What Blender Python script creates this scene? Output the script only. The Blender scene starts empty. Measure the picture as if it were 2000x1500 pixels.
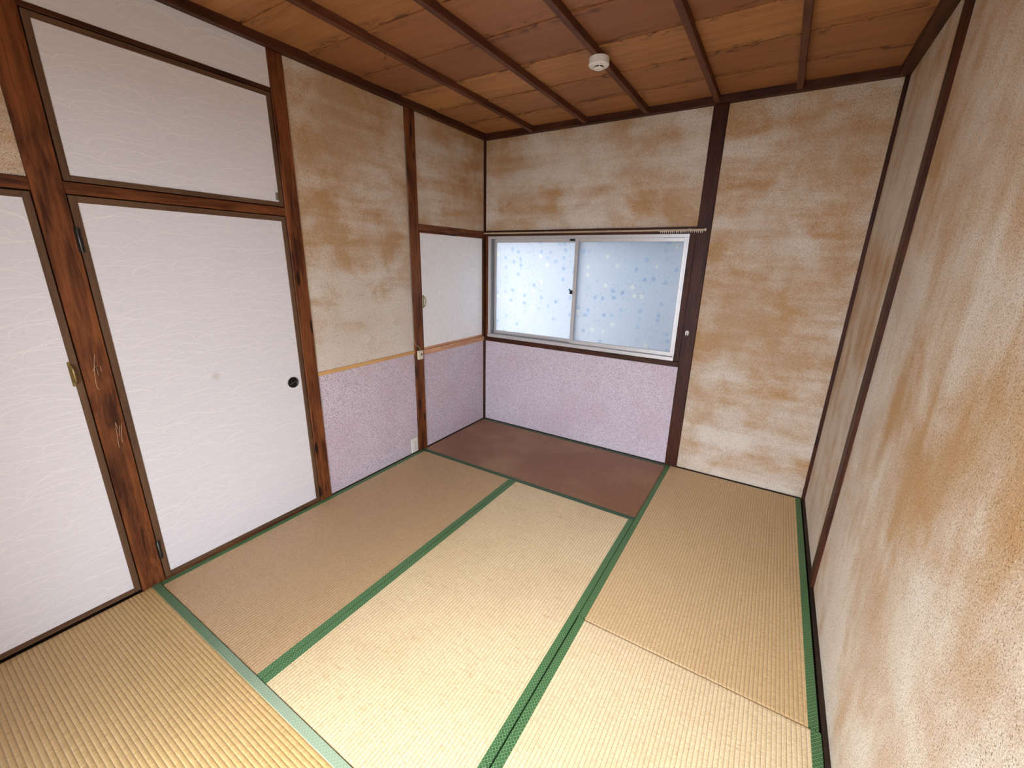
import bpy, bmesh, math, random
from mathutils import Vector, Matrix
random.seed(7)
SC = bpy.context.scene
COL = SC.collection

# ------------------------------------------------------------------ camera, world, light, exposure
CAM_POS = Vector((2.26763, -3.17536, 1.50888))
CAM_R = Vector((0.84821158, 0.5292216, 0.02148522))
CAM_U = Vector((-0.1673435, 0.22928246, 0.95886689))
CAM_F = Vector((-0.50252688, 0.81691741, -0.28304184))
cam_d = bpy.data.cameras.new('camera')
cam_d.sensor_fit = 'HORIZONTAL'; cam_d.sensor_width = 36.0
cam_d.lens = 813.95 / 2000 * 36.0
cam_d.clip_start = 0.02
cam = bpy.data.objects.new('camera', cam_d); COL.objects.link(cam)
cam.matrix_world = Matrix(((CAM_R.x, CAM_U.x, -CAM_F.x, CAM_POS.x),
                           (CAM_R.y, CAM_U.y, -CAM_F.y, CAM_POS.y),
                           (CAM_R.z, CAM_U.z, -CAM_F.z, CAM_POS.z),
                           (0, 0, 0, 1)))
SC.camera = cam

W = bpy.data.worlds.new('sky'); SC.world = W; W.use_nodes = True
bg = W.node_tree.nodes['Background']
bg.inputs['Color'].default_value = (0.87, 0.94, 1.07, 1)
bg.inputs['Strength'].default_value = 9.0

def portal(name, loc, rot, sx, sy):
    d = bpy.data.lights.new(name, 'AREA'); d.shape = 'RECTANGLE'; d.size = sx; d.size_y = sy
    d.cycles.is_portal = True
    o = bpy.data.objects.new(name, d); COL.objects.link(o); o.location = loc; o.rotation_euler = rot
    return o
OPX0, OPX1, OPZ = 0.95, 2.50, 2.00          # sliding door opening in the wall behind the camera
portal('daylight_front', ((OPX0 + OPX1) / 2, -3.66, OPZ / 2), (math.radians(90), 0, math.radians(180)), OPX1 - OPX0, OPZ)
portal('daylight_back', (0.87, 0.30, 1.27), (math.radians(90), 0, 0), 2.2, 1.4)

sun_d = bpy.data.lights.new('sun', 'SUN'); sun_d.energy = 2.45; sun_d.angle = math.radians(30); sun_d.color = (1.0, .95, .86)
sun = bpy.data.objects.new('sun', sun_d); COL.objects.link(sun); sun.location = (1.5, -6, 5)
sun.rotation_euler = Vector((.06, .77, -.62)).to_track_quat('-Z', 'Y').to_euler()

vs = SC.view_settings
vs.view_transform = 'Standard'; vs.look = 'None'; vs.gamma = 1.0; vs.use_curve_mapping = False
vs.exposure = 0.15
SC.cycles.max_bounces = 6
SC.cycles.diffuse_bounces = 4
SC.cycles.glossy_bounces = 3

# ------------------------------------------------------------------ node helpers
def lin(c):
    f = lambda v: v / 12.92 if v <= 0.04045 else ((v + 0.055) / 1.055) ** 2.4
    return (f(c[0] / 255), f(c[1] / 255), f(c[2] / 255), 1)

class M:
    def __init__(s, name):
        s.m = bpy.data.materials.new(name); s.m.use_nodes = True
        s.t = s.m.node_tree; s.n = s.t.nodes
        s.b = s.n['Principled BSDF']; s.out = s.n['Material Output']
        s.tc = s.n.new('ShaderNodeTexCoord'); s.P = s.tc.outputs['Object']
    def put(s, sock, v):
        if isinstance(v, bpy.types.NodeSocket): s.t.links.new(v, sock)
        elif v is not None: sock.default_value = v
    def node(s, typ, ins=None, **kw):
        n = s.n.new(typ)
        for k, v in kw.items(): setattr(n, k, v)
        for k, v in (ins or {}).items(): s.put(n.inputs[k], v)
        return n
    def math(s, op, a, b=None, c=None, clamp=False):
        n = s.node('ShaderNodeMath', operation=op, use_clamp=clamp)
        s.put(n.inputs[0], a); s.put(n.inputs[1], b)
        if c is not None: s.put(n.inputs[2], c)
        return n.outputs[0]
    def vmath(s, op, a, b=None):
        n = s.node('ShaderNodeVectorMath', operation=op); s.put(n.inputs[0], a)
        if b is not None: s.put(n.inputs[1], b)
        return n.outputs[0]
    def scale(s, v, sc, off=(0, 0, 0)):
        n = s.node('ShaderNodeMapping'); s.put(n.inputs['Vector'], v)
        n.inputs['Scale'].default_value = sc; n.inputs['Location'].default_value = off
        return n.outputs[0]
    def noise(s, v, sc, det=3, rough=0.5, dist=0.0):
        return s.node('ShaderNodeTexNoise', {'Vector': v, 'Scale': sc, 'Detail': det, 'Roughness': rough, 'Distortion': dist}).outputs['Fac']
    def smooth(s, v, a, b, lo=0.0, hi=1.0):
        n = s.node('ShaderNodeMapRange', interpolation_type='SMOOTHSTEP')
        s.put(n.inputs['Value'], v)
        n.inputs['From Min'].default_value = a; n.inputs['From Max'].default_value = b
        n.inputs['To Min'].default_value = lo; n.inputs['To Max'].default_value = hi
        return n.outputs[0]
    def mix(s, f, a, b, blend='MIX'):
        n = s.node('ShaderNodeMix', data_type='RGBA', blend_type=blend)
        s.put(n.inputs[0], f); s.put(n.inputs[6], a); s.put(n.inputs[7], b)
        return n.outputs[2]
    def xyz(s, v):
        n = s.node('ShaderNodeSeparateXYZ'); s.put(n.inputs[0], v); return n.outputs
    def comb(s, x, y, z):
        n = s.node('ShaderNodeCombineXYZ'); s.put(n.inputs[0], x); s.put(n.inputs[1], y); s.put(n.inputs[2], z); return n.outputs[0]
    def bump(s, h, st, dist=0.002):
        n = s.node('ShaderNodeBump', {'Height': h, 'Strength': st, 'Distance': dist})
        s.t.links.new(n.outputs[0], s.b.inputs['Normal'])
    def rnd(s): return s.node('ShaderNodeObjectInfo').outputs['Random']
    def done(s, col=None, rough=0.6, spec=0.3, metal=0.0):
        if col is not None: s.put(s.b.inputs['Base Color'], col)
        s.put(s.b.inputs['Roughness'], rough); s.b.inputs['Specular IOR Level'].default_value = spec
        s.b.inputs['Metallic'].default_value = metal
        return s.m

def m_plain(name, rgb, rough=0.5, spec=0.4, metal=0.0, bump=0.0):
    k = M(name)
    n = k.noise(k.P, 60, 4)
    c = k.mix(k.smooth(n, .3, .7, 0, .18), lin(rgb), lin([v * .8 for v in rgb]))
    if bump: k.bump(n, bump, .001)
    return k.done(c, rough, spec, metal)

def m_wood(name, axis, light, dark, blot=.6, knots=True, rough=.5, spec=.22):
    """stained timber, grain along the given axis"""
    k = M(name)
    off = k.math('MULTIPLY', k.rnd(), 37.0)
    p = k.vmath('ADD', k.P, k.comb(off, off, off))
    g = [70, 70, 70]; g[axis] = 2.2
    l = [9, 9, 9]; l[axis] = 2.0
    kn = [14, 14, 14]; kn[axis] = 3.6
    wob = k.noise(k.scale(p, l), 1, 2)
    pg = k.vmath('ADD', k.scale(p, g), k.comb(k.math('MULTIPLY', wob, 6.0), k.math('MULTIPLY', wob, 6.0), k.math('MULTIPLY', wob, 6.0)))
    grain = k.noise(pg, 1.0, 5, .6)
    fine = k.noise(k.scale(p, [v * 4 for v in g]), 1, 2)
    bl = k.noise(k.scale(p, l), 1.3, 3, .6, .4)
    f = k.math('ADD', k.math('MULTIPLY', k.smooth(grain, .3, .7), .55), k.math('MULTIPLY', k.smooth(bl, .35, .7), blot), clamp=True)
    c = k.mix(f, lin(light), lin(dark))
    c = k.mix(k.smooth(fine, .5, .75, 0, .25), c, lin([v * .6 for v in dark]))
    if knots:
        v = k.node('ShaderNodeTexVoronoi', {'Vector': k.scale(p, kn), 'Scale': 1.0, 'Randomness': 1.0})
        kf = k.smooth(v.outputs['Distance'], .10, .2, 1, 0)
        pick = k.math('GREATER_THAN', k.xyz(v.outputs['Color'])[0], .45)
        c = k.mix(k.math('MULTIPLY', kf, pick), c, lin((34, 17, 9)))
    k.bump(grain, .15, .001)
    return k.done(c, rough, spec)

def m_plaster(name, ax, streak, seed, amount=0.0, fade=None, lightc=(226, 217, 203), stainc=(188, 146, 98)):
    """sandy wall plaster with brown water stains.  ax: horizontal axis index of the wall"""
    k = M(name)
    o = k.xyz(k.P)
    u = o[ax]; z = o[2]
    pv = k.comb(k.math('ADD', u, seed), z, seed * .37)
    big = k.noise(k.scale(pv, (1.5, 1.5, 1)), 1.6, 4, .55, .5)
    st = k.noise(k.scale(pv, (1.1, 7.5, 1) if streak == 'h' else (6.5, .7, 1)), 1.3, 4, .6, .25)
    sm = k.noise(pv, 7.0, 4, .65, .4)
    f = k.math('ADD', k.math('ADD', k.math('MULTIPLY', big, .52), k.math('MULTIPLY', st, .34)), k.math('MULTIPLY', sm, .2))
    if fade:      # stain colour weakens along the given axis
        for a_, e0, e1, v0, v1 in fade:
            e = k.math('ADD', o[a_], k.math('MULTIPLY', k.math('SUBTRACT', sm, .5), .5))
            f = k.math('SUBTRACT', f, k.smooth(e, e0, e1, v0, v1))
    grain = k.noise(k.P, 260, 2, .6)
    f = k.math('ADD', f, k.math('MULTIPLY', k.math('SUBTRACT', k.noise(k.P, 130, 3, .7), .5), .22))
    f = k.smooth(f, .43 - amount, .70 - amount)
    c = k.mix(k.math('MULTIPLY', f, .95), lin(lightc), lin(stainc))
    tone = k.noise(pv, 3.1, 2)
    c = k.mix(k.smooth(tone, .4, .7, 0, .35), c, lin((200, 180, 158)))
    c = k.mix(k.smooth(grain, .48, .70, 0, .42), c, lin((128, 98, 62)))
    v = k.node('ShaderNodeTexVoronoi', {'Vector': k.P, 'Scale': 165.0, 'Randomness': 1.0})
    sp = k.math('MULTIPLY', k.smooth(v.outputs['Distance'], .16, .38, 1, 0), k.math('GREATER_THAN', k.xyz(v.outputs['Color'])[1], .62))
    c = k.mix(k.math('MULTIPLY', sp, .7), c, lin((112, 82, 50)))
    sp2 = k.math('MULTIPLY', k.smooth(v.outputs['Distance'], .12, .25, 1, 0), k.math('LESS_THAN', k.xyz(v.outputs['Color'])[1], .06))
    c = k.mix(sp2, c, lin((240, 232, 215)))
    k.bump(k.math('ADD', grain, k.noise(k.P, 110, 3, .6)), .55, .003)
    return k.done(c, .85, .15)

def m_lilac(name):
    k = M(name)
    g = k.noise(k.P, 210, 2, .55)
    c = k.mix(k.smooth(g, .46, .60), lin((220, 209, 217)), lin((186, 170, 181)))
    v = k.node('ShaderNodeTexVoronoi', {'Vector': k.P, 'Scale': 105.0, 'Randomness': 1.0})
    r = k.xyz(v.outputs['Color'])
    d = k.smooth(v.outputs['Distance'], .16, .32, 1, 0)
    c = k.mix(k.math('MULTIPLY', k.math('MULTIPLY', d, k.math('GREATER_THAN', r[0], .66)), .9), c, lin((84, 60, 76)))
    c = k.mix(k.math('MULTIPLY', d, k.math('LESS_THAN', r[0], .22)), c, lin((232, 220, 234)))
    t = k.noise(k.P, 2.0, 3)
    c = k.mix(k.smooth(t, .4, .7, 0, .3), c, lin((186, 164, 170)))
    k.bump(g, .4, .002)
    return k.done(c, .7, .25)

def m_fusuma(name, seed):
    """off-white door paper printed with thin overlapping white hill lines (plane y-z)"""
    k = M(name)
    o = k.xyz(k.P); u = k.math('ADD', o[1], seed); z = o[2]
    wob = k.noise(k.comb(u, z, seed), 5.0, 2)
    lines = None
    for i in range(6):
        rowh = .098
        zz = k.math('DIVIDE', k.math('ADD', z, i * .0163 + k_off[i]), rowh)
        row = k.math('FLOOR', zz); fz = k.math('FRACT', zz)
        wn = k.node('ShaderNodeTexWhiteNoise', noise_dimensions='2D'); k.put(wn.inputs['Vector'], k.comb(row, i * 3.1 + seed, 0))
        uu = k.math('ADD', k.math('DIVIDE', u, .17 + .025 * i), k.math('ADD', k.math('MULTIPLY', wn.outputs[0], 5.0), k.math('MULTIPLY', wob, .8)))
        cell = k.math('FLOOR', uu)
        wc = k.node('ShaderNodeTexWhiteNoise', noise_dimensions='3D'); k.put(wc.inputs['Vector'], k.comb(cell, row, i + seed))
        x = k.math('MULTIPLY', k.math('SUBTRACT', k.math('FRACT', uu), .5), 2.0)
        arc = k.math('SQRT', k.math('SUBTRACT', 1.0, k.math('MULTIPLY', x, x)))
        arc = k.math('MULTIPLY', arc, k.math('ADD', .26, k.math('MULTIPLY', wc.outputs[0], .34)))
        d = k.math('ABSOLUTE', k.math('SUBTRACT', fz, k.math('ADD', arc, .08)))
        ln = k.math('MULTIPLY', k.smooth(d, .004, .013, 1, 0), k.math('ADD', .35, k.math('MULTIPLY', wc.outputs[0], .65)))
        lines = ln if lines is None else k.math('MAXIMUM', lines, ln)
    base = k.mix(k.noise(k.comb(u, z, 1.3), 1.7, 3), lin((218, 215, 218)), lin((226, 223, 226)))
    fib = k.noise(k.comb(k.math('MULTIPLY', u, 40.0), k.math('MULTIPLY', z, 260.0), 0), 1, 3, .6)
    base = k.mix(k.smooth(fib, .5, .8, 0, .30), base, lin((176, 164, 160)))
    c = k.mix(k.math('MULTIPLY', lines, .85), base, lin((244, 240, 236)))
    # one small brown spot on the paper
    dx = k.math('SUBTRACT', o[1], -2.26); dz = k.math('SUBTRACT', z, .934)
    rr = k.math('SQRT', k.math('ADD', k.math('MULTIPLY', dx, dx), k.math('MULTIPLY', dz, dz)))
    c = k.mix(k.math('MULTIPLY', k.smooth(rr, .004, .03, 1, 0), .3), c, lin((170, 150, 120)))
    k.bump(k.math('ADD', fib, k.math('MULTIPLY', lines, .6)), .12, .001)
    return k.done(c, .62, .25)
k_off = [0.0, .013, .006, .017, .009, .003]

def m_tatami(name, ca=(236, 217, 176), cb=(214, 186, 138)):
    """woven rush, object x runs along the mat's length, ribs across y"""
    k = M(name)
    pitch = .0142
    o = k.xyz(k.P); off = k.math('MULTIPLY', k.rnd(), 53.0)
    rib = k.math('FLOOR', k.math('DIVIDE', o[1], pitch)); fr = k.math('FRACT', k.math('DIVIDE', o[1], pitch))
    rush = k.noise(k.comb(k.math('MULTIPLY', o[0], 620.0), k.math('MULTIPLY', o[1], 60.0), k.math('ADD', k.math('MULTIPLY', rib, 3.7), off)), 1.0, 2, .6)
    band = k.noise(k.comb(k.math('MULTIPLY', o[0], 55.0), k.math('MULTIPLY', o[1], 14.0), off), 1.0, 3, .6)
    tone = k.noise(k.comb(o[0], o[1], off), 2.6, 4, .55)
    c = k.mix(k.smooth(rush, .32, .68), lin(ca), lin(cb))
    c = k.mix(k.smooth(band, .55, .8, 0, .45), c, lin((170, 134, 82)))
    c = k.mix(k.smooth(tone, .42, .75, 0, .3), c, lin((200, 164, 116)))
    c = k.mix(k.smooth(rush, .60, .72, 0, .6), c, lin([v * .62 for v in cb]))
    d = k.math('ABSOLUTE', k.math('SUBTRACT', fr, .5))
    stitch = k.noise(k.comb(k.math('MULTIPLY', o[0], 260.0), rib, off), 1.0, 2)
    seam = k.math('MULTIPLY', k.smooth(d, .40, .47), k.smooth(stitch, .35, .6, .35, .95))
    c = k.mix(seam, c, lin([v * .66 for v in cb]))
    spot = k.noise(k.comb(o[0], o[1], k.math('ADD', off, 5.0)), 45, 1)
    c = k.mix(k.smooth(spot, .80, .84, 0, .6), c, lin((96, 66, 38)))
    k.bump(rush, .35, .0012)
    # rush stems lie across the mat, so the waxy sheen spreads along its length
    tv = k.node('ShaderNodeVectorTransform', vector_type='VECTOR', convert_from='OBJECT', convert_to='WORLD')
    tv.inputs[0].default_value = (1, 0, 0)
    k.b.inputs['Anisotropic'].default_value = .92
    k.t.links.new(tv.outputs[0], k.b.inputs['Tangent'])
    k.b.inputs['IOR'].default_value = 1.8
    return k.done(c, .46, .5)

def m_border(name, base, line, dark, pale_span=None):
    """woven cloth edging: diagonal lattice with small squares"""
    k = M(name)
    p = .0140
    o = k.xyz(k.P)
    u = k.math('DIVIDE', o[0], p); v = k.math('DIVIDE', o[1], p)
    a = k.math('ABSOLUTE', k.math('SUBTRACT', k.math('FRACT', k.math('ADD', u, v)), .5))
    b = k.math('ABSOLUTE', k.math('SUBTRACT', k.math('FRACT', k.math('SUBTRACT', u, v)), .5))
    m = k.math('MAXIMUM', a, b)
    lat = k.smooth(m, .40, .44)
    sq = k.math('MULTIPLY', k.smooth(m, .16, .19), k.smooth(m, .30, .34, 1, 0))
    c = k.mix(lat, lin(base), lin(line))
    c = k.mix(sq, c, lin(dark))
    c = k.mix(k.smooth(m, .10, .14, .8, 0), c, lin(line))
    if pale_span:  # edging turns paler along its length
        n = k.math('ADD', o[0], k.math('MULTIPLY', k.noise(k.P, 6, 3), .35))
        c = k.mix(k.smooth(n, pale_span[0], pale_span[1], 0, .5), c, lin((186, 198, 172)))
    w = k.noise(k.P, 700, 1)
    k.bump(k.math('ADD', lat, w), .2, .0006)
    return k.done(c, .5, .4)

def m_ceiling(name):
    k = M(name)
    off = k.math('MULTIPLY', k.rnd(), 41.0)
    p = k.vmath('ADD', k.P, k.comb(0.0, off, off))
    g = k.noise(k.scale(p, (1.6, 26, 26)), 1.0, 5, .6, .6)
    g2 = k.noise(k.scale(p, (6, 120, 120)), 1.0, 3, .6)
    t = k.noise(k.scale(p, (1.8, 3, 1)), 1.0, 3)
    f = k.math('ADD', k.math('MULTIPLY', k.smooth(g, .3, .7), .6), k.math('MULTIPLY', k.smooth(t, .35, .7), .45), clamp=True)
    c = k.mix(f, lin((186, 130, 78)), lin((150, 98, 58)))
    c = k.mix(k.smooth(k.rnd(), 0, 1, 0, .75), c, lin((128, 78, 50)))
    c = k.mix(k.smooth(g2, .5, .8, 0, .3), c, lin((110, 66, 40)))
    # dark water marks along the laps
    y = k.xyz(k.P)[1]
    near = k.smooth(k.math('ABSOLUTE', y), .085, .158)
    s = k.noise(k.scale(p, (7, 22, 5)), 1.0, 4, .7, 1.2)
    c = k.mix(k.math('MULTIPLY', near, k.smooth(s, .50, .64, 0, .8)), c, lin((62, 32, 22)))
    k.bump(g, .1, .001)
    return k.done(c, .5, .3)

def m_pane(name, seed):
    """frosted glass with a printed blossom film (plane x-z)"""
    k = M(name)
    o = k.xyz(k.P)
    def blossoms(scale, r0, keep, sd):
        pv = k.comb(k.math('ADD', o[0], sd), o[2], 0)
        v = k.node('ShaderNodeTexVoronoi', {'Vector': pv, 'Scale': scale, 'Randomness': .9}, voronoi_dimensions='2D')
        cen = v.outputs['Position']
        d = k.xyz(k.vmath('SUBTRACT', pv, cen)); rc = k.xyz(v.outputs['Color'])
        r = k.math('SQRT', k.math('ADD', k.math('MULTIPLY', d[0], d[0]), k.math('MULTIPLY', d[1], d[1])))
        th = k.math('ADD', k.math('ARCTAN2', d[1], d[0]), k.math('MULTIPLY', rc[2], 6.28))
        pet = k.math('ABSOLUTE', k.math('COSINE', k.math('MULTIPLY', th, 2.5)))
        R = k.math('MULTIPLY', k.math('ADD', .58, k.math('MULTIPLY', pet, .42)), r0)
        return r, R, rc, k.math('GREATER_THAN', rc[0], keep)
    r, R, rc, on = blossoms(14, .0175, .5, seed)
    fl = k.math('MULTIPLY', k.math('LESS_THAN', r, R), on)
    core = k.math('LESS_THAN', r, .0035)
    white = k.math('GREATER_THAN', rc[1], .74)
    r2, R2, rc2, on2 = blossoms(9, .040, .58, seed + 3.3)
    ring = k.math('MULTIPLY', k.math('LESS_THAN', k.math('ABSOLUTE', k.math('SUBTRACT', r2, R2)), .0016), on2)
    r3, R3, rc3, on3 = blossoms(24, .007, .5, seed + 7.1)
    pe = k.math('MULTIPLY', k.math('LESS_THAN', r3, R3), on3)
    dens = k.smooth(k.noise(k.comb(k.math('ADD', o[0], seed), o[2], 0), 2.6, 2), .36, .56, .12, 1)
    base = lin((236, 238, 240))
    c = k.mix(k.math('MULTIPLY', k.math('MULTIPLY', fl, dens), .5), base, lin((176, 204, 228)))
    c = k.mix(k.math('MULTIPLY', pe, k.math('MULTIPLY', dens, .25)), c, lin((160, 184, 205)))
    c = k.mix(k.math('MULTIPLY', ring, k.math('MULTIPLY', dens, .35)), c, lin((178, 192, 206)))
    c = k.mix(k.math('MULTIPLY', k.math('MULTIPLY', fl, white), .9), c, lin((255, 253, 240)))
    c = k.mix(k.math('MULTIPLY', k.math('MULTIPLY', core, on), .4), c, lin((255, 255, 250)))
    tr = k.node('ShaderNodeBsdfTranslucent', {'Color': k.mix(1.0, c, PANE_TINT, 'MULTIPLY')})
    gl = k.node('ShaderNodeBsdfGlossy', {'Color': (1, 1, 1, 1), 'Roughness': .25})
    fr = k.node('ShaderNodeFresnel', {'IOR': 1.3})
    ms = k.node('ShaderNodeMixShader', {'Fac': fr.outputs[0]})
    k.t.links.new(tr.outputs[0], ms.inputs[1]); k.t.links.new(gl.outputs[0], ms.inputs[2])
    k.t.links.new(ms.outputs[0], k.out.inputs['Surface'])
    return k.m
PANE_TINT = (.66, .655, .65, 1)

POST = ((138, 80, 42), (62, 29, 15))
WZ = m_wood('post_wood_vertical', 2, *POST)
WX = m_wood('post_wood_along_x', 0, *POST)
WY = m_wood('post_wood_along_y', 1, *POST)
DX = m_wood('dark_wood_along_x', 0, (84, 46, 28), (44, 21, 13), knots=False)
DY = m_wood('dark_wood_along_y', 1, (84, 46, 28), (44, 21, 13), knots=False)
BATT = m_wood('ceiling_batten_wood', 1, (112, 68, 46), (70, 38, 26), .5, False)
DZ = m_wood('dark_wood_vertical', 2, (80, 40, 22), (44, 19, 11))
BX = m_wood('baseboard_wood_along_x', 0, (52, 36, 28), (30, 20, 16), knots=False)
BY = m_wood('baseboard_wood_along_y', 1, (60, 44, 34), (34, 24, 18), knots=False)
FRAME_Y = m_wood('door_frame_wood_along_y', 1, (108, 80, 58), (78, 54, 38), .4, False)
FRAME_Z = m_wood('door_frame_wood_vertical', 2, (108, 80, 58), (78, 54, 38), .4, False)
TAN = m_wood('pale_wood', 1, (222, 178, 116), (198, 150, 92), .4, False)
WORN = m_wood('worn_sill_wood', 1, (226, 178, 142), (186, 134, 100), .5, False)
PL_LEFT = m_plaster('plaster_left_wall', 1, 'h', 4.2, .06, [(2, .9, 1.6, .16, 0)])
PL_BACK = m_plaster('plaster_over_window', 0, 'h', 11.7, .035)
PL_BACK2 = m_plaster('plaster_beside_window', 0, 'h', 23.1, .05, [(2, -.1, .9, .09, 0)])
PL_RIGHT = m_plaster('plaster_right_wall', 1, 'v', 31.4, .07, [(2, -.1, 1.2, .08, 0), (1, -2.2, -1.4, 0, .05)], (226, 216, 198), (190, 150, 102))
LILAC = m_lilac('lilac_wainscot')
CEIL = m_ceiling('ceiling_board_wood')
RUSH = m_tatami('tatami_rush')
RUSH_E = m_tatami('tatami_rush_golden', (214, 182, 124), (190, 152, 96))
RUSH_A = m_tatami('tatami_rush_tan', (208, 176, 132), (182, 146, 104))
RUSH_D = m_tatami('tatami_rush_warm', (220, 190, 138), (194, 158, 106))
RUSH_B = m_tatami('tatami_rush_browned', (152, 100, 60), (122, 78, 47))
GREEN = m_border('tatami_edging', (70, 112, 66), (112, 150, 104), (24, 56, 32))
GREEN_B = m_border('tatami_edging_pale_end', (74, 110, 72), (122, 152, 116), (34, 66, 42), (-.5, .5))
GREEN_D = m_border('tatami_edging_dark', (44, 78, 52), (80, 112, 84), (20, 44, 30))
ALU = m_plain('aluminium', (206, 204, 204), .38, .5, .35)
ALU_SHADE = m_plain('shaded_aluminium_track', (150, 152, 158), .4, .5, .5)  # aluminium copy with the shade of the tracks put into its colour
WHITE = m_plain('white_plastic', (232, 228, 220), .4, .5)
IVORY = m_plain('ivory_plastic', (222, 214, 190), .4, .5)
BLACK = m_plain('black_metal', (26, 26, 26), .35, .5, .4)
VOID = m_plain('dark_gap', (16, 13, 11), .9, .05)
BRASS = m_plain('antique_brass', (150, 130, 84), .35, .5, .9)
STEEL = m_plain('grey_steel', (120, 118, 112), .4, .5, .8)
BEIGE = m_plain('beige_rail', (186, 166, 138), .45, .4)
CHALK = m_plain('chalk_scratch', (206, 176, 146), .9, .05)
WIRE = m_plain('grey_wire', (150, 140, 126), .6, .3)
PAPER = [m_fusuma('door_paper_%s' % n, s) for n, s in (('a', 0.0), ('b', 3.3), ('c', 7.9), ('d', 12.1))]
PLAINW = m_plain('plain_white_door_sheet', (246, 245, 245), .5, .3)
PANE_L = m_pane('blossom_glass_left', 1.0)
PANE_R = m_pane('blossom_glass_right', 5.7)
CONC = m_plain('outside_concrete', (150, 148, 144), .9, .1)
SIDING_SHADE = m_plain('siding_blue_shade', (150, 172, 196), .8, .1)  # bluish shade put into the colour of the outside wall

# ------------------------------------------------------------------ mesh helpers
def link(name, bm, mat, parent=None, smooth=False):
    me = bpy.data.meshes.new(name); bm.to_mesh(me); bm.free()
    if smooth:
        for p in me.polygons: p.use_smooth = True
    me.materials.append(mat)
    o = bpy.data.objects.new(name, me); COL.objects.link(o)
    if parent is not None: o.parent = parent
    return o
def add_box(bm, lo, hi, bev=0.0):
    vs_ = bmesh.ops.create_cube(bm, size=1.0)['verts']
    s = [hi[i] - lo[i] for i in range(3)]; c = [(hi[i] + lo[i]) / 2 for i in range(3)]
    bmesh.ops.scale(bm, vec=s, verts=vs_); bmesh.ops.translate(bm, vec=c, verts=vs_)
    if bev:
        es = list({e for v in vs_ for e in v.link_edges})
        bmesh.ops.bevel(bm, geom=es, offset=min(bev, min(s) * .3), segments=1, affect='EDGES', profile=.5)
def box(name, lo, hi, mat, parent=None, bev=.0015):
    bm = bmesh.new(); add_box(bm, lo, hi, bev); return link(name, bm, mat, parent)
def add_lathe(bm, prof, seg=40, axis='z', loc=(0, 0, 0)):
    """prof: list of (radius, height) revolved; closed at both ends"""
    rings = []
    for r, h in prof:
        ring = []
        for i in range(seg):
            a = 2 * math.pi * i / seg
            p = (r * math.cos(a), r * math.sin(a), h)
            if axis == 'x': p = (p[2], p[0], p[1])
            if axis == 'y': p = (p[0], p[2], p[1])
            ring.append(bm.verts.new((p[0] + loc[0], p[1] + loc[1], p[2] + loc[2])))
        rings.append(ring)
    for a, b in zip(rings, rings[1:]):
        for i in range(seg): bm.faces.new((a[i], a[(i + 1) % seg], b[(i + 1) % seg], b[i]))
    bm.faces.new(rings[0][::-1]); bm.faces.new(rings[-1])
    bmesh.ops.recalc_face_normals(bm, faces=bm.faces)
def add_tube(bm, pts, r, seg=8):
    pts = [Vector(p) for p in pts]; rings = []
    for i, p in enumerate(pts):
        t = (pts[min(i + 1, len(pts) - 1)] - pts[max(i - 1, 0)]).normalized()
        a = t.cross(Vector((.31, .52, .79))).normalized(); b = t.cross(a)
        rings.append([bm.verts.new(p + r * (math.cos(2 * math.pi * j / seg) * a + math.sin(2 * math.pi * j / seg) * b)) for j in range(seg)])
    for x, y in zip(rings, rings[1:]):
        for j in range(seg): bm.faces.new((x[j], x[(j + 1) % seg], y[(j + 1) % seg], y[j]))
    bm.faces.new(rings[0][::-1]); bm.faces.new(rings[-1])
    bmesh.ops.recalc_face_normals(bm, faces=bm.faces)
def struct(o, label=None, cat=None):
    o['kind'] = 'structure'
    if label: o['label'] = label
    if cat: o['category'] = cat
    return o
def thing(o, label, cat, group=None):
    o['label'] = label; o['category'] = cat
    if group: o['group'] = group
    return o
def empty(name, loc, rz=0.0):
    o = bpy.data.objects.new(name, None); COL.objects.link(o); o.location = loc; o.rotation_euler = (0, 0, rz)
    o.empty_display_size = .05
    return o

# ------------------------------------------------------------------ room shell
RW = 2.64; YF = -3.52; ZC = 2.502; ZK = 2.4626     # room width, front wall, ceiling, cornice underside
P1 = (-2.720, -2.634); P2 = (-1.803, -1.725); P3 = (-.908, -.818); P4 = (1.741, 1.829)
PX = -.012                                         # plaster face behind the post faces
struct(box('floor', (-.15, YF - .15, -.16), (RW + .2, .2, -.0615), CONC, bev=0),
       'plain subfloor under the straw mats', 'floor')

wl = struct(box('wall_left', (-.16, YF, -.06), (-.062, .10, 2.60), VOID, bev=0),
            'closet side wall of plaster panels and paper doors between wooden posts', 'wall')
box('plaster_panel', (-.06, P1[0] - .9, 1.755), (PX, P1[0] - .001, ZK), PL_LEFT, wl, 0)
box('plaster_panel', (-.06, P2[1] + .001, .83), (PX, P3[0] - .001, ZK), PL_LEFT, wl, 0)
box('plaster_panel', (-.06, P3[1] + .001, 1.752), (PX, .011, ZK), PL_LEFT, wl, 0)
box('wainscot_panel', (-.06, P2[1] + .001, -.02), (PX, P3[0] - .001, .829), LILAC, wl, 0)
box('wainscot_panel', (-.06, P3[1] + .001, -.02), (PX, .011, .784), LILAC, wl, 0)
box('paper_panel', (-.06, P1[1] - .028, 2.297), (-.004, P2[0] - .001, ZK), PAPER[3], wl, 0)['label'] = 'fixed patterned paper panel under the ceiling'

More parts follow.
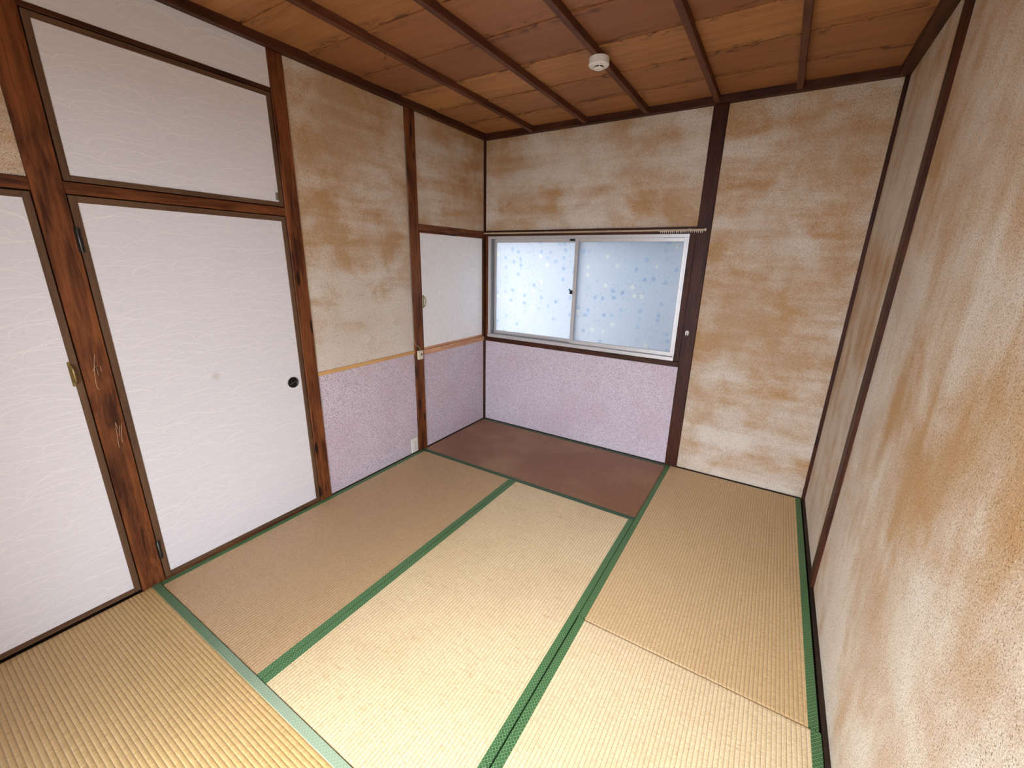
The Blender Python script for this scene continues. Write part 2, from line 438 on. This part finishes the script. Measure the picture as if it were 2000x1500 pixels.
wb = struct(box('wall_back', (1.705, .062, -.06), (RW + .16, .16, 2.60), CONC, bev=0),
            'window side wall with stained plaster and a speckled lilac lower panel', 'wall')
box('wall_core', (-.16, .062, 1.72), (1.705, .16, 2.60), CONC, wb, 0)
box('wall_core', (-.16, .062, -.06), (1.705, .16, .82), CONC, wb, 0)
box('wall_core', (-.16, .062, .82), (.035, .16, 1.72), CONC, wb, 0)
box('plaster_panel', (.003, .012, 1.756), (P4[0] - .001, .06, ZK), PL_BACK, wb, 0)
box('plaster_panel', (P4[1] + .001, .012, -.02), (2.66, .06, ZK), PL_BACK2, wb, 0)
box('wainscot_panel', (.003, .012, -.02), (P4[0] - .001, .06, .786), LILAC, wb, 0)

RX = 2.662
wr = struct(box('wall_right', (RX + .05, YF, -.06), (RX + .14, .16, 2.60), CONC, bev=0),
            'bare side wall of sandy stained plaster with one post', 'wall')
P5 = (-.955, -.872)
box('plaster_panel', (RX, P5[1] + .001, -.02), (RX + .05, .011, ZK), PL_RIGHT, wr, 0)
box('plaster_panel', (RX, YF, -.02), (RX + .05, P5[0] - .001, ZK), PL_RIGHT, wr, 0)

wf = struct(box('wall_front', (-.16, YF - .14, -.06), (OPX0, YF, 2.60), PL_LEFT, bev=0),
            'wall behind the viewer with an open sliding door', 'wall')
box('wall_core', (OPX1, YF - .14, -.06), (RX + .14, YF, 2.60), PL_RIGHT, wf, 0)
box('wall_core', (OPX0, YF - .14, OPZ), (OPX1, YF, 2.60), PL_RIGHT, wf, 0)
struct(box('trim_20', (OPX0 - .05, YF, OPZ), (OPX1 + .05, YF + .02, OPZ + .05), DX), 'dark wooden head over the open sliding door', 'trim')

# ceiling: lapped boards and battens
ce = struct(box('ceiling', (-.1, YF, ZC + .012), (RX + .05, .10, ZC + .10), VOID, bev=0),
            'dark wooden ceiling of lapped boards on thin battens', 'ceiling')
ce_bd = None
bw = .322
for i in range(12):
    y1 = .012 - i * bw
    if i == 0: y1 = .012
    bm = bmesh.new()
    lo = (-RW / 2 - .04, -bw / 2, 0); hi = (RW / 2 + .04, bw / 2 + .012, .005)
    add_box(bm, lo, hi, .0006)
    # far edge rests on the next board: tip the board slightly so that its near edge hangs lower
    o = None
    if ce_bd is None:
        o = link('ceiling_board', bm, CEIL, ce); ce_bd = o
    else:
        bm.free(); o = ce_bd.copy(); COL.objects.link(o)
    o.location = (RW / 2, y1 - bw / 2, ZC + .0005 + random.uniform(0, .0004))
    o.rotation_euler = (math.radians(.95), 0, 0)
BAT = [.460, .899, 1.334, 1.763, 2.186]
b0 = None
for x in BAT:
    if b0 is None:
        bm = bmesh.new(); add_box(bm, (-.015, YF, -.035), (.015, -.029, .002), .0015)
        b0 = o = link('ceiling_batten', bm, BATT, ce)
    else:
        o = b0.copy(); COL.objects.link(o)
    o.location = (x, 0, ZC)
struct(box('trim_1', (PX - .01, YF, ZK), (.030, .012, ZC + .004), DY), 'dark cornice along the closet side wall', 'trim')
struct(box('trim_2', (.030, -.030, ZK), (RW - .028, .013, ZC + .004), DX), 'dark cornice above the window wall', 'trim')
struct(box('trim_3', (RW - .028, YF, ZK), (RX + .01, .012, ZC + .004), DY), 'dark cornice along the bare side wall', 'trim')

# posts
p1o = struct(box('trim_4', (-.06, P1[0], -.06), (0, P1[1], ZK - .0005), WZ, bev=.003), 'scratched brown post between the two tall paper doors', 'post')
struct(box('trim_5', (-.06, P2[0], -.06), (0, P2[1], ZK - .0005), WZ, bev=.003), 'brown post between paper door and plaster panel', 'post')
struct(box('trim_6', (-.06, P3[0], -.06), (0, P3[1], ZK - .0005), WZ, bev=.003), 'brown post carrying the small junction box', 'post')
struct(box('trim_7', (P4[0], 0, -.06), (P4[1], .06, ZK - .0005), DZ, bev=.003), 'dark post beside the window with a white hook', 'post')
struct(box('trim_8', (RX - .014, P5[0], -.06), (RX + .05, P5[1], ZK - .0005), DZ, bev=.002), 'dark post standing in the bare plaster wall', 'post')
struct(box('trim_9', (-.06, -.004, -.06), (.004, .06, ZK - .0005), DZ, bev=.001), 'thin dark corner post beside the window', 'post')
struct(box('trim_10', (RW + .002, 0, -.06), (RX + .05, .06, ZK - .0005), DZ, bev=.001), 'thin dark corner post between two plaster walls', 'post')

# horizontal members
struct(box('trim_11', (-.06, P1[1], 1.711), (-.003, P2[0], 1.752), WY, bev=.002), 'brown rail between tall closet door and upper cupboard door', 'trim')
struct(box('trim_12', (-.06, YF, 1.711), (-.003, P1[0], 1.754), WY, bev=.002), 'brown lintel over the paper door with brass pull', 'trim')
struct(box('trim_13', (-.06, P1[1], 2.279), (-.001, P2[0], 2.297), DY, bev=.001), 'thin dark rail above the upper cupboard door', 'trim')
struct(box('trim_14', (-.05, P2[1], .812), (-.005, P3[0], .836), TAN, bev=.001), 'pale wooden strip dividing plaster from lilac panel', 'trim')
struct(box('trim_15', (-.06, P3[1], 1.704), (-.003, -.004, 1.750), WY, bev=.002), 'brown rail above the small white hatch', 'trim')
struct(box('trim_16', (-.06, P3[1], .785), (-.002, -.004, .826), WORN, bev=.002), 'worn pale sill under the small white hatch', 'trim')
struct(box('trim_17', (.004, -.001, 1.714), (P4[0], .06, 1.757), DX, bev=.002), 'dark wooden head above the window', 'trim')
struct(box('trim_18', (.004, -.006, .786), (P4[0], .06, .826), DX, bev=.002), 'dark wooden sill under the window', 'trim')
struct(box('trim_19', (1.704, .004, .826), (P4[0], .06, 1.714), DZ, bev=.001), 'dark wooden jamb between window and post', 'trim')
struct(box('trim_21', (.004, .010, .826), (.036, .06, 1.714), WZ, bev=.001), 'narrow brown jamb in the window corner', 'trim')

# strips along the mats
struct(box('baseboard_left', (-.05, P2[1], -.06), (-.0015, -.004, .003), BY), 'dark strip along the floor under the lilac panels', 'baseboard')
struct(box('baseboard_back', (.004, .0015, -.06), (RW, .05, .004), BX), 'dark strip along the floor under the window wall', 'baseboard')
struct(box('baseboard_right', (RW + .006, YF, -.06), (RX + .02, 0, .004), BY), 'dark strip along the floor under the bare wall', 'baseboard')
struct(box('trim_22', (-.05, P1[1], -.06), (-.0015, P2[0], .0045), WY), 'door sill under the tall closet door', 'trim')
struct(box('trim_23', (-.05, YF, -.06), (-.0015, P1[0], -.004), BY), 'black grooved sill under the paper door with brass pull', 'trim')

# ------------------------------------------------------------------ doors in the closet wall
def paper_door(name, y0, y1, z0, z1, st, rail, paper, label, front=-.003):
    d = struct(box(name, (-.030, y0 + st * .6, z0 + rail * .6), (front - .005, y1 - st * .6, z1 - rail * .6), paper, bev=0), label, 'door')
    for a, b in ((y0, y0 + st), (y1 - st, y1)):
        box('stile', (-.033, a, z0), (front, b, z1), FRAME_Z, d, .0015)
    for a, b in ((z0, z0 + rail), (z1 - rail, z1)):
        box('rail', (-.033, y0 + st, a), (front - .0005, y1 - st, b), FRAME_Y, d, .0015)
    return d
def hinge(parent, y, z0, z1):
    h = box('hinge', (-.004, y - .009, z0), (.0015, y + .009, z1), BLACK, parent, .0008)
    bm = bmesh.new()
    add_tube(bm, [(.002, y, z0 - .003), (.002, y, z1 + .003)], .0026)
    o = link('hinge_pin', bm, STEEL, h, True)
    return h

d1 = paper_door('door_1', P1[0] - .78, P1[0] - .004, .010, 1.706, .022, .022, PAPER[0], 'tall white patterned paper door with small brass pull')
d2 = paper_door('door_2', P1[1] + .004, P2[0] - .004, .0065, 1.707, .023, .024, PAPER[1], 'tall white patterned paper closet door with round black knob')
d3 = paper_door('door_3', P1[1] + .004, P2[0] - .004, 1.756, 2.276, .021, .020, PAPER[2], 'upper cupboard door of patterned paper above the closet')
hinge(d2, P1[1] + .004, 1.505, 1.593)
hinge(d2, P1[1] + .004, .120, .212)

# round black pull of the closet door: flange, cup, swinging ring bar
bm = bmesh.new()
add_lathe(bm, [(.031, 0), (.031, .0045), (.029, .0065), (.0265, .0065), (.025, .0045), (.022, .0022), (.006, .0012), (.005, .0035), (.003, .004)], 40, 'x', (0, 0, 0))
kb = link('door_pull', bm, BLACK, d2, True); kb.location = (-.0078, -1.881, .812)
bm = bmesh.new()
add_tube(bm, [(.0062, -.019 + i * .0049, -.006 + .0006 * i + .0002 * i * i) for i in range(10)], .0019)
link('pull_bar', bm, STEEL, kb, True)
# brass pull of the left door
hb = box('door_pull', (-.010, -2.754, 1.000), (-.0045, -2.738, 1.098), BRASS, d1, .002)
bm = bmesh.new()
add_tube(bm, [(-.005, -2.746, 1.014), (.012, -2.746, 1.016), (.018, -2.746, 1.026), (.018, -2.746, 1.072), (.012, -2.746, 1.083), (-.005, -2.746, 1.085)], .0042)
link('pull_bar', bm, BRASS, hb, True)
# catch of the upper door
cb = box('door_catch', (-.010, -1.843, 1.785), (.001, -1.834, 1.820), STEEL, d3, .001)
bm = bmesh.new(); add_tube(bm, [(.001, -1.8385, 1.790), (.005, -1.8385, 1.795), (.005, -1.8385, 1.810), (.001, -1.8385, 1.815)], .0014); link('catch_loop', bm, BRASS, cb, True)

# small white hatch in the corner
d4 = struct(box('door_4', (-.030, P3[1] + .012, .840), (-.009, -.030, 1.694), PLAINW, bev=.001), 'small plain white hatch between post and window corner', 'door')
box('stile', (-.032, P3[1] + .002, .828), (-.007, P3[1] + .014, 1.702), WZ, d4, .001)
box('stile', (-.032, -.032, .828), (-.007, -.006, 1.702), FRAME_Z, d4, .001)
box('rail', (-.032, P3[1] + .014, .828), (-.0075, -.032, .845), WORN, d4, .001)
box('rail', (-.032, P3[1] + .014, 1.691), (-.0075, -.032, 1.702), WY, d4, .001)
hb = box('door_pull', (-.010, -.799, 1.150), (-.0055, -.786, 1.246), BRASS, d4, .001)
bm = bmesh.new(); add_tube(bm, [(-.006, -.7925, 1.160), (.008, -.7925, 1.166), (.016, -.7925, 1.185), (.016, -.7925, 1.212), (.008, -.7925, 1.230), (-.006, -.7925, 1.236)], .0028)
link('pull_bar', bm, BRASS, hb, True)
for z in (1.60, .90):
    box('hinge', (-.008, -.020, z), (-.003, -.004, z + .07), BLACK, d4, .0008)

# chalk scratches on the post between the doors
def scratch(pts):
    bm = bmesh.new()
    add_tube(bm, [(.0001, y, z) for y, z in pts], .0007, 5)
    return link('scratch', bm, CHALK, p1o, True)
def curve(p, n=10):
    out = []
    for i in range(n + 1):
        t = i / n
        a, b, c = p
        out.append(tuple((1 - t) ** 2 * a[j] + 2 * t * (1 - t) * b[j] + t * t * c[j] for j in (0, 1)))
    return out
scratch(curve([(-2.672, 1.115), (-2.690, 1.04), (-2.690, .985)]) + [(-2.688, .975), (-2.684, .972), (-2.681, .980)])
scratch([(-2.690, 1.050), (-2.680, 1.066), (-2.671, 1.070)])
scratch([(-2.676, 1.060), (-2.677, 1.030)])
scratch([(-2.664, 1.068), (-2.664, 1.045)])
scratch(curve([(-2.664, .822), (-2.668, .78), (-2.672, .712)]))
scratch(curve([(-2.645, .812), (-2.655, .77), (-2.658, .730)]))
scratch(curve([(-2.652, .806), (-2.660, .78), (-2.663, .762)]))
scratch([(-2.664, .822), (-2.661, .792)])

# ------------------------------------------------------------------ window
wx0, wx1, wz0, wz1 = .037, 1.703, .828, 1.712
bm = bmesh.new()
fw = .026
for lo, hi in (((wx0, -.004, wz1 - .022), (wx1, .075, wz1)), ((wx0, -.010, wz0), (wx1, .075, wz0 + .028)),
               ((wx0, -.002, wz0 + .028), (wx0 + fw, .075, wz1 - .022)), ((wx1 - .012, -.004, wz0 + .028), (wx1, .075, wz1 - .022))):
    add_box(bm, lo, hi, .0015)
win = struct(link('window_1', bm, ALU), 'sliding aluminium window with blossom patterned frosted panes', 'window')
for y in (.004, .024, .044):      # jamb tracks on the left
    box('track', (wx0 + fw, y, wz0 + .028), (wx0 + fw + .010, y + .006, wz1 - .022), ALU_SHADE, win, .0006)
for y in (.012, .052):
    box('track', (wx0 + fw, y, wz0 + .028), (wx1 - .012, y + .004, wz0 + .034), ALU_SHADE, win, .0006)
def sash(x0, x1, z0, z1, y0, y1, sl, sr, rb, rt, pane):
    bm = bmesh.new()
    for lo, hi in (((x0, y0, z0), (x0 + sl, y1, z1)), ((x1 - sr, y0, z0), (x1, y1, z1)),
                   ((x0 + sl, y0 + .001, z0), (x1 - sr, y1 - .001, z0 + rb)), ((x0 + sl, y0 + .001, z1 - rt), (x1 - sr, y1 - .001, z1))):
        add_box(bm, lo, hi, .0012)
    s = link('sash', bm, ALU, win)
    ym = (y0 + y1) / 2
    box('pane', (x0 + sl - .004, ym - .002, z0 + rb - .004), (x1 - sr + .004, ym + .002, z1 - rt + .004), pane, s, 0)
    return s
sL = sash(.073, .893, .857, 1.690, .040, .062, .024, .030, .030, .028, PANE_L)
sR = sash(.862, 1.690, .859, 1.690, .008, .030, .030, .020, .030, .028, PANE_R)
lk = box('crescent_lock', (.842, .0, 1.262), (.862, .012, 1.292), BLACK, win, .002)
bm = bmesh.new(); add_tube(bm, [(.853, .002, 1.285), (.842, -.004, 1.296), (.836, -.006, 1.302)], .004); link('lock_lever', bm, BLACK, lk, True)
box('stopper', (.812, .010, 1.671), (.846, .040, 1.684), BLACK, win, .001)

# ------------------------------------------------------------------ straw mats
def mat(x0, x1, y0, y1, along, label, rush=RUSH, border=GREEN, dz=0.0):
    g = .0012                                     # gap round each mat
    x0 += g; x1 -= g; y0 += g; y1 -= g
    L, Wd = ((x1 - x0), (y1 - y0)) if along == 'x' else ((y1 - y0), (x1 - x0))
    root = empty('tatami_mat', ((x0 + x1) / 2, (y0 + y1) / 2, -.06 + dz), 0 if along == 'x' else math.radians(90))
    T = .06; hb_ = .031
    pitch = .0142; depth = .0013
    bm = bmesh.new()
    ys = []
    a, b = -Wd / 2 + .004, Wd / 2 - .004
    n0 = math.ceil(a / pitch)
    pts = [a]
    kk = math.floor(a / pitch)
    while kk * pitch < b:
        for f in (0, .1, .28, .5, .72, .9):
            v = (kk + f) * pitch
            if a < v < b: pts.append(v)
        kk += 1
    pts.append(b)
    def hgt(v):
        f = v / pitch - math.floor(v / pitch)
        return -depth * (abs(2 * f - 1) ** 2.6)
    secs = [(-L / 2, -T, 0), (-L / 2, -.005, 0), (-L / 2 + .0015, -.0015, .5), (-L / 2 + .005, 0, 1), (-L / 2 + .012, 0, 1), (-L / 2 + .02, 0, 1), (L / 2 - .02, 0, 1), (L / 2 - .012, 0, 1), (L / 2 - .005, 0, 1), (L / 2 - .0015, -.0015, .5), (L / 2, -.005, 0), (L / 2, -T, 0)]
    rows = [[bm.verts.new((x, v, T + z + (hgt(v) * w))) for v in pts] for x, z, w in secs]
    for r0, r1 in zip(rows, rows[1:]):
        for i in range(len(pts) - 1): bm.faces.new((r0[i], r1[i], r1[i + 1], r0[i + 1]))
    for side in (0, -1):
        bm.faces.new([r[side] for r in rows])
    for i in range(len(pts) - 1): bm.faces.new((rows[0][i], rows[0][i + 1], rows[-1][i + 1], rows[-1][i]))
    bmesh.ops.recalc_face_normals(bm, faces=bm.faces)
    link('rush_cover', bm, rush, root, True)
    for s in (-1, 1):
        lo, hi = (Wd / 2 - hb_, Wd / 2) if s > 0 else (-Wd / 2, -Wd / 2 + hb_)
        bm = bmesh.new(); add_box(bm, (-L / 2 - .0004, lo, .010), (L / 2 + .0004, hi, T + .0009), .0012)
        link('border', bm, border, root)
    thing(root, label, 'mat')
    return root
xAB, xBD, yC, yS, yE = .8838, 1.7569, -.8836, -1.7426, -2.6568
mat(0, xBD, yC, 0, 'x', 'straw tatami mat with green edging lying under the window', RUSH_B, GREEN_D)
mat(0, xAB, yE, yC, 'y', 'straw tatami mat with green edging beside the closet door with round knob', RUSH_A)
mat(xAB, xBD, yE, yC, 'y', 'straw tatami mat in the middle of the room between two long mats')
mat(xBD, RW, yS, 0, 'y', 'straw tatami mat in the corner of the two bare plaster walls', RUSH_D)
mat(xBD + .004, RW + .004, YF, yS - .003, 'y', 'straw tatami mat along the bare wall, touching the corner mat end to end', dz=.004)
mat(0, xBD, YF, yE, 'x', 'straw tatami mat with green edging paler at one end before the door with brass pull', RUSH_E, GREEN_B, dz=.002)

# ------------------------------------------------------------------ smoke detector on the middle batten
sd = empty('smoke_detector', (1.342, -.926, ZC - .0355)); sd.scale = (.92, .92, .92)
bm = bmesh.new(); add_lathe(bm, [(.052, 0), (.053, -.002), (.053, -.027), (.0525, -.029)], 48); link('base', bm, WHITE, sd, False)
bm = bmesh.new(); add_lathe(bm, [(.054, -.0292), (.054, -.033), (.050, -.037), (.030, -.040), (.027, -.041)], 48); cv = link('cover', bm, WHITE, sd, False)
bm = bmesh.new(); add_lathe(bm, [(.026, -.0405), (.026, -.047), (.024, -.0505), (.019, -.052)], 40); link('sensor_cap', bm, WHITE, sd, False)
def arc_slot(a0, a1):
    bm = bmesh.new(); n = 10; vi = []
    for i in range(n + 1):
        a = math.radians(a0 + (a1 - a0) * i / n)
        for r, z in ((.0264, -.0412), (.0264, -.0466)):
            vi.append(bm.verts.new((r * math.cos(a), r * math.sin(a), z)))
        for r, z in ((.0250, -.0466), (.0250, -.0412)):
            vi.append(bm.verts.new((r * math.cos(a), r * math.sin(a), z)))
    for i in range(n):
        for j in range(4):
            bm.faces.new((vi[i * 4 + j], vi[i * 4 + (j + 1) % 4], vi[i * 4 + 4 + (j + 1) % 4], vi[i * 4 + 4 + j]))
    bm.faces.new(vi[0:4][::-1]); bm.faces.new(vi[-4:])
    bmesh.ops.recalc_face_normals(bm, faces=bm.faces)
    return link('vent_slot', bm, BLACK, sd)
for q in range(6): arc_slot(q * 60 + 4, q * 60 + 54)
bm = bmesh.new(); add_lathe(bm, [(.0022, -.0515), (.0022, -.0526)], 12); link('indicator_lamp', bm, BLACK, sd)
thing(sd, 'round white smoke detector hanging under the ceiling batten', 'detector')

# small wire hook under the first batten
bm = bmesh.new()
hp = [(0, 0, .0), (0, 0, -.012)] + [(.010 * math.sin(t), 0, -.022 - .010 * math.cos(t) * -1) for t in [math.radians(v) for v in range(0, 240, 24)]]
add_tube(bm, [(0, 0, 0), (0, 0, -.008), (.003, 0, -.014), (.004, 0, -.022), (.001, 0, -.029), (-.006, 0, -.031), (-.010, 0, -.026)], .0013, 6)
hk = link('wire_hook', bm, BLACK, None, True); hk.location = (.462, -1.485, ZC - .0345)
thing(hk, 'tiny dark wire hook screwed into the ceiling batten', 'hook')

# ------------------------------------------------------------------ wall fittings
jb = empty('junction_box', (0, -.868, .764))
box('box_body', (0, -.024, 0), (.020, .024, .068), IVORY, jb, .003)
box('box_socket', (.0195, -.002, .028), (.0212, .012, .046), STEEL, jb, .0008)
bm = bmesh.new()
add_tube(bm, [(.010, .002, .064), (.010, .001, .082), (.008, -.012, .100), (.005, -.030, .112), (.003, -.044, .130), (-.006, -.044, .17), (-.006, -.045, .6), (-.006, -.044, 1.1), (-.006, -.044, 1.55)], .0026)
link('cable', bm, WIRE, jb, True)
thing(jb, 'small ivory junction box with a thin grey cable on the post', 'junction box')

ol = empty('power_outlet', (PX, -.955, .0045))
box('plate', (0, -.034, .002), (.009, .034, .122), WHITE, ol, .003)
ins = box('socket_insert', (.0085, -.013, .022), (.0115, .013, .102), WHITE, ol, .001)
for z in (.036, .062, .088):
    for y in (-.005, .005):
        box('slot', (.0110, y - .0010, z - .005), (.0118, y + .0010, z + .005), BLACK, ins, 0)
thing(ol, 'white wall outlet plate standing low on the lilac panel', 'outlet')

th = empty('tieback_hook', (1.772, 0, 1.026))
bm = bmesh.new()
pts = []
n = 28
for side_y in (0, -.007):
    ring = []
    for i in range(n):
        a = 2 * math.pi * i / n
        zz = .0115 * math.sin(a) + (.006 if math.sin(a) > 0 else -.006)
        ring.append(bm.verts.new((.0115 * math.cos(a), side_y, .016 + zz)))
    pts.append(ring)
for i in range(n): bm.faces.new((pts[0][i], pts[0][(i + 1) % n], pts[1][(i + 1) % n], pts[1][i]))
bm.faces.new(pts[0]); bm.faces.new(pts[1][::-1]); bmesh.ops.recalc_face_normals(bm, faces=bm.faces)
link('plate', bm, WHITE, th)
bm = bmesh.new(); add_tube(bm, [(0, -.006, .012), (0, -.016, .010), (.001, -.022, .004), (.001, -.022, -.004), (.001, -.020, -.008)], .0028); link('hook', bm, BRASS, th, True)
bm = bmesh.new(); add_lathe(bm, [(.003, -.0068), (.003, -.0085), (.002, -.009)], 12, 'y', (0, 0, .020)); link('screw', bm, STEEL, th)
thing(th, 'white plastic curtain tieback hook on the dark post', 'hook')

# curtain rail with runners over the window
cr = empty('curtain_rail', (0, 0, 1.728))
bm = bmesh.new(); add_box(bm, (.012, -.036, .0), (1.795, -.020, .012), .002); link('rail', bm, BEIGE, cr)
for x in (.10, .62, 1.14, 1.70):
    box('bracket', (x - .008, -.036, .012), (x + .008, -.001, .016), STEEL, cr, .0008)
rn0 = None
for i in range(22):
    x = 1.515 + i * .0128 + random.uniform(-.0012, .0012)
    if rn0 is None:
        bm = bmesh.new()
        add_box(bm, (-.004, -.032, -.004), (.004, -.024, .0), .001)
        ringp = [(0.0, -.028 + .005 * math.sin(math.radians(v)), -.009 + .005 * math.cos(math.radians(v))) for v in range(0, 361, 40)]
        add_tube(bm, ringp, .0013, 6)
        rn0 = o = link('runner', bm, WHITE, cr, False)
    else:
        o = rn0.copy(); COL.objects.link(o)
    o.location = (x, 0, 0)
bm = bmesh.new(); add_box(bm, (1.795, -.038, -.003), (1.806, -.018, .014), .002); link('end_cap', bm, IVORY, cr)
thing(cr, 'slim beige curtain rail with white runners over the window', 'curtain rail')

# ------------------------------------------------------------------ outside the windows
struct(box('floor_balcony', (-1.5, YF - 2.2, -.20), (5.0, YF - .14, -.10), CONC, bev=0), 'concrete balcony floor beyond the open door', 'floor')
struct(box('ground', (-40, -45, -3.3), (40, 40, -3.2), CONC, bev=0), 'paved ground outside the house', 'ground')
struct(box('wall_sky_blocker', (.95, .95, -3.2), (6.0, 1.15, 3.6), SIDING_SHADE, bev=0), 'unseen house wall added outside to dim and tint the panes', 'wall')  # unseen wall, set close to grade the daylight across the frosted panes
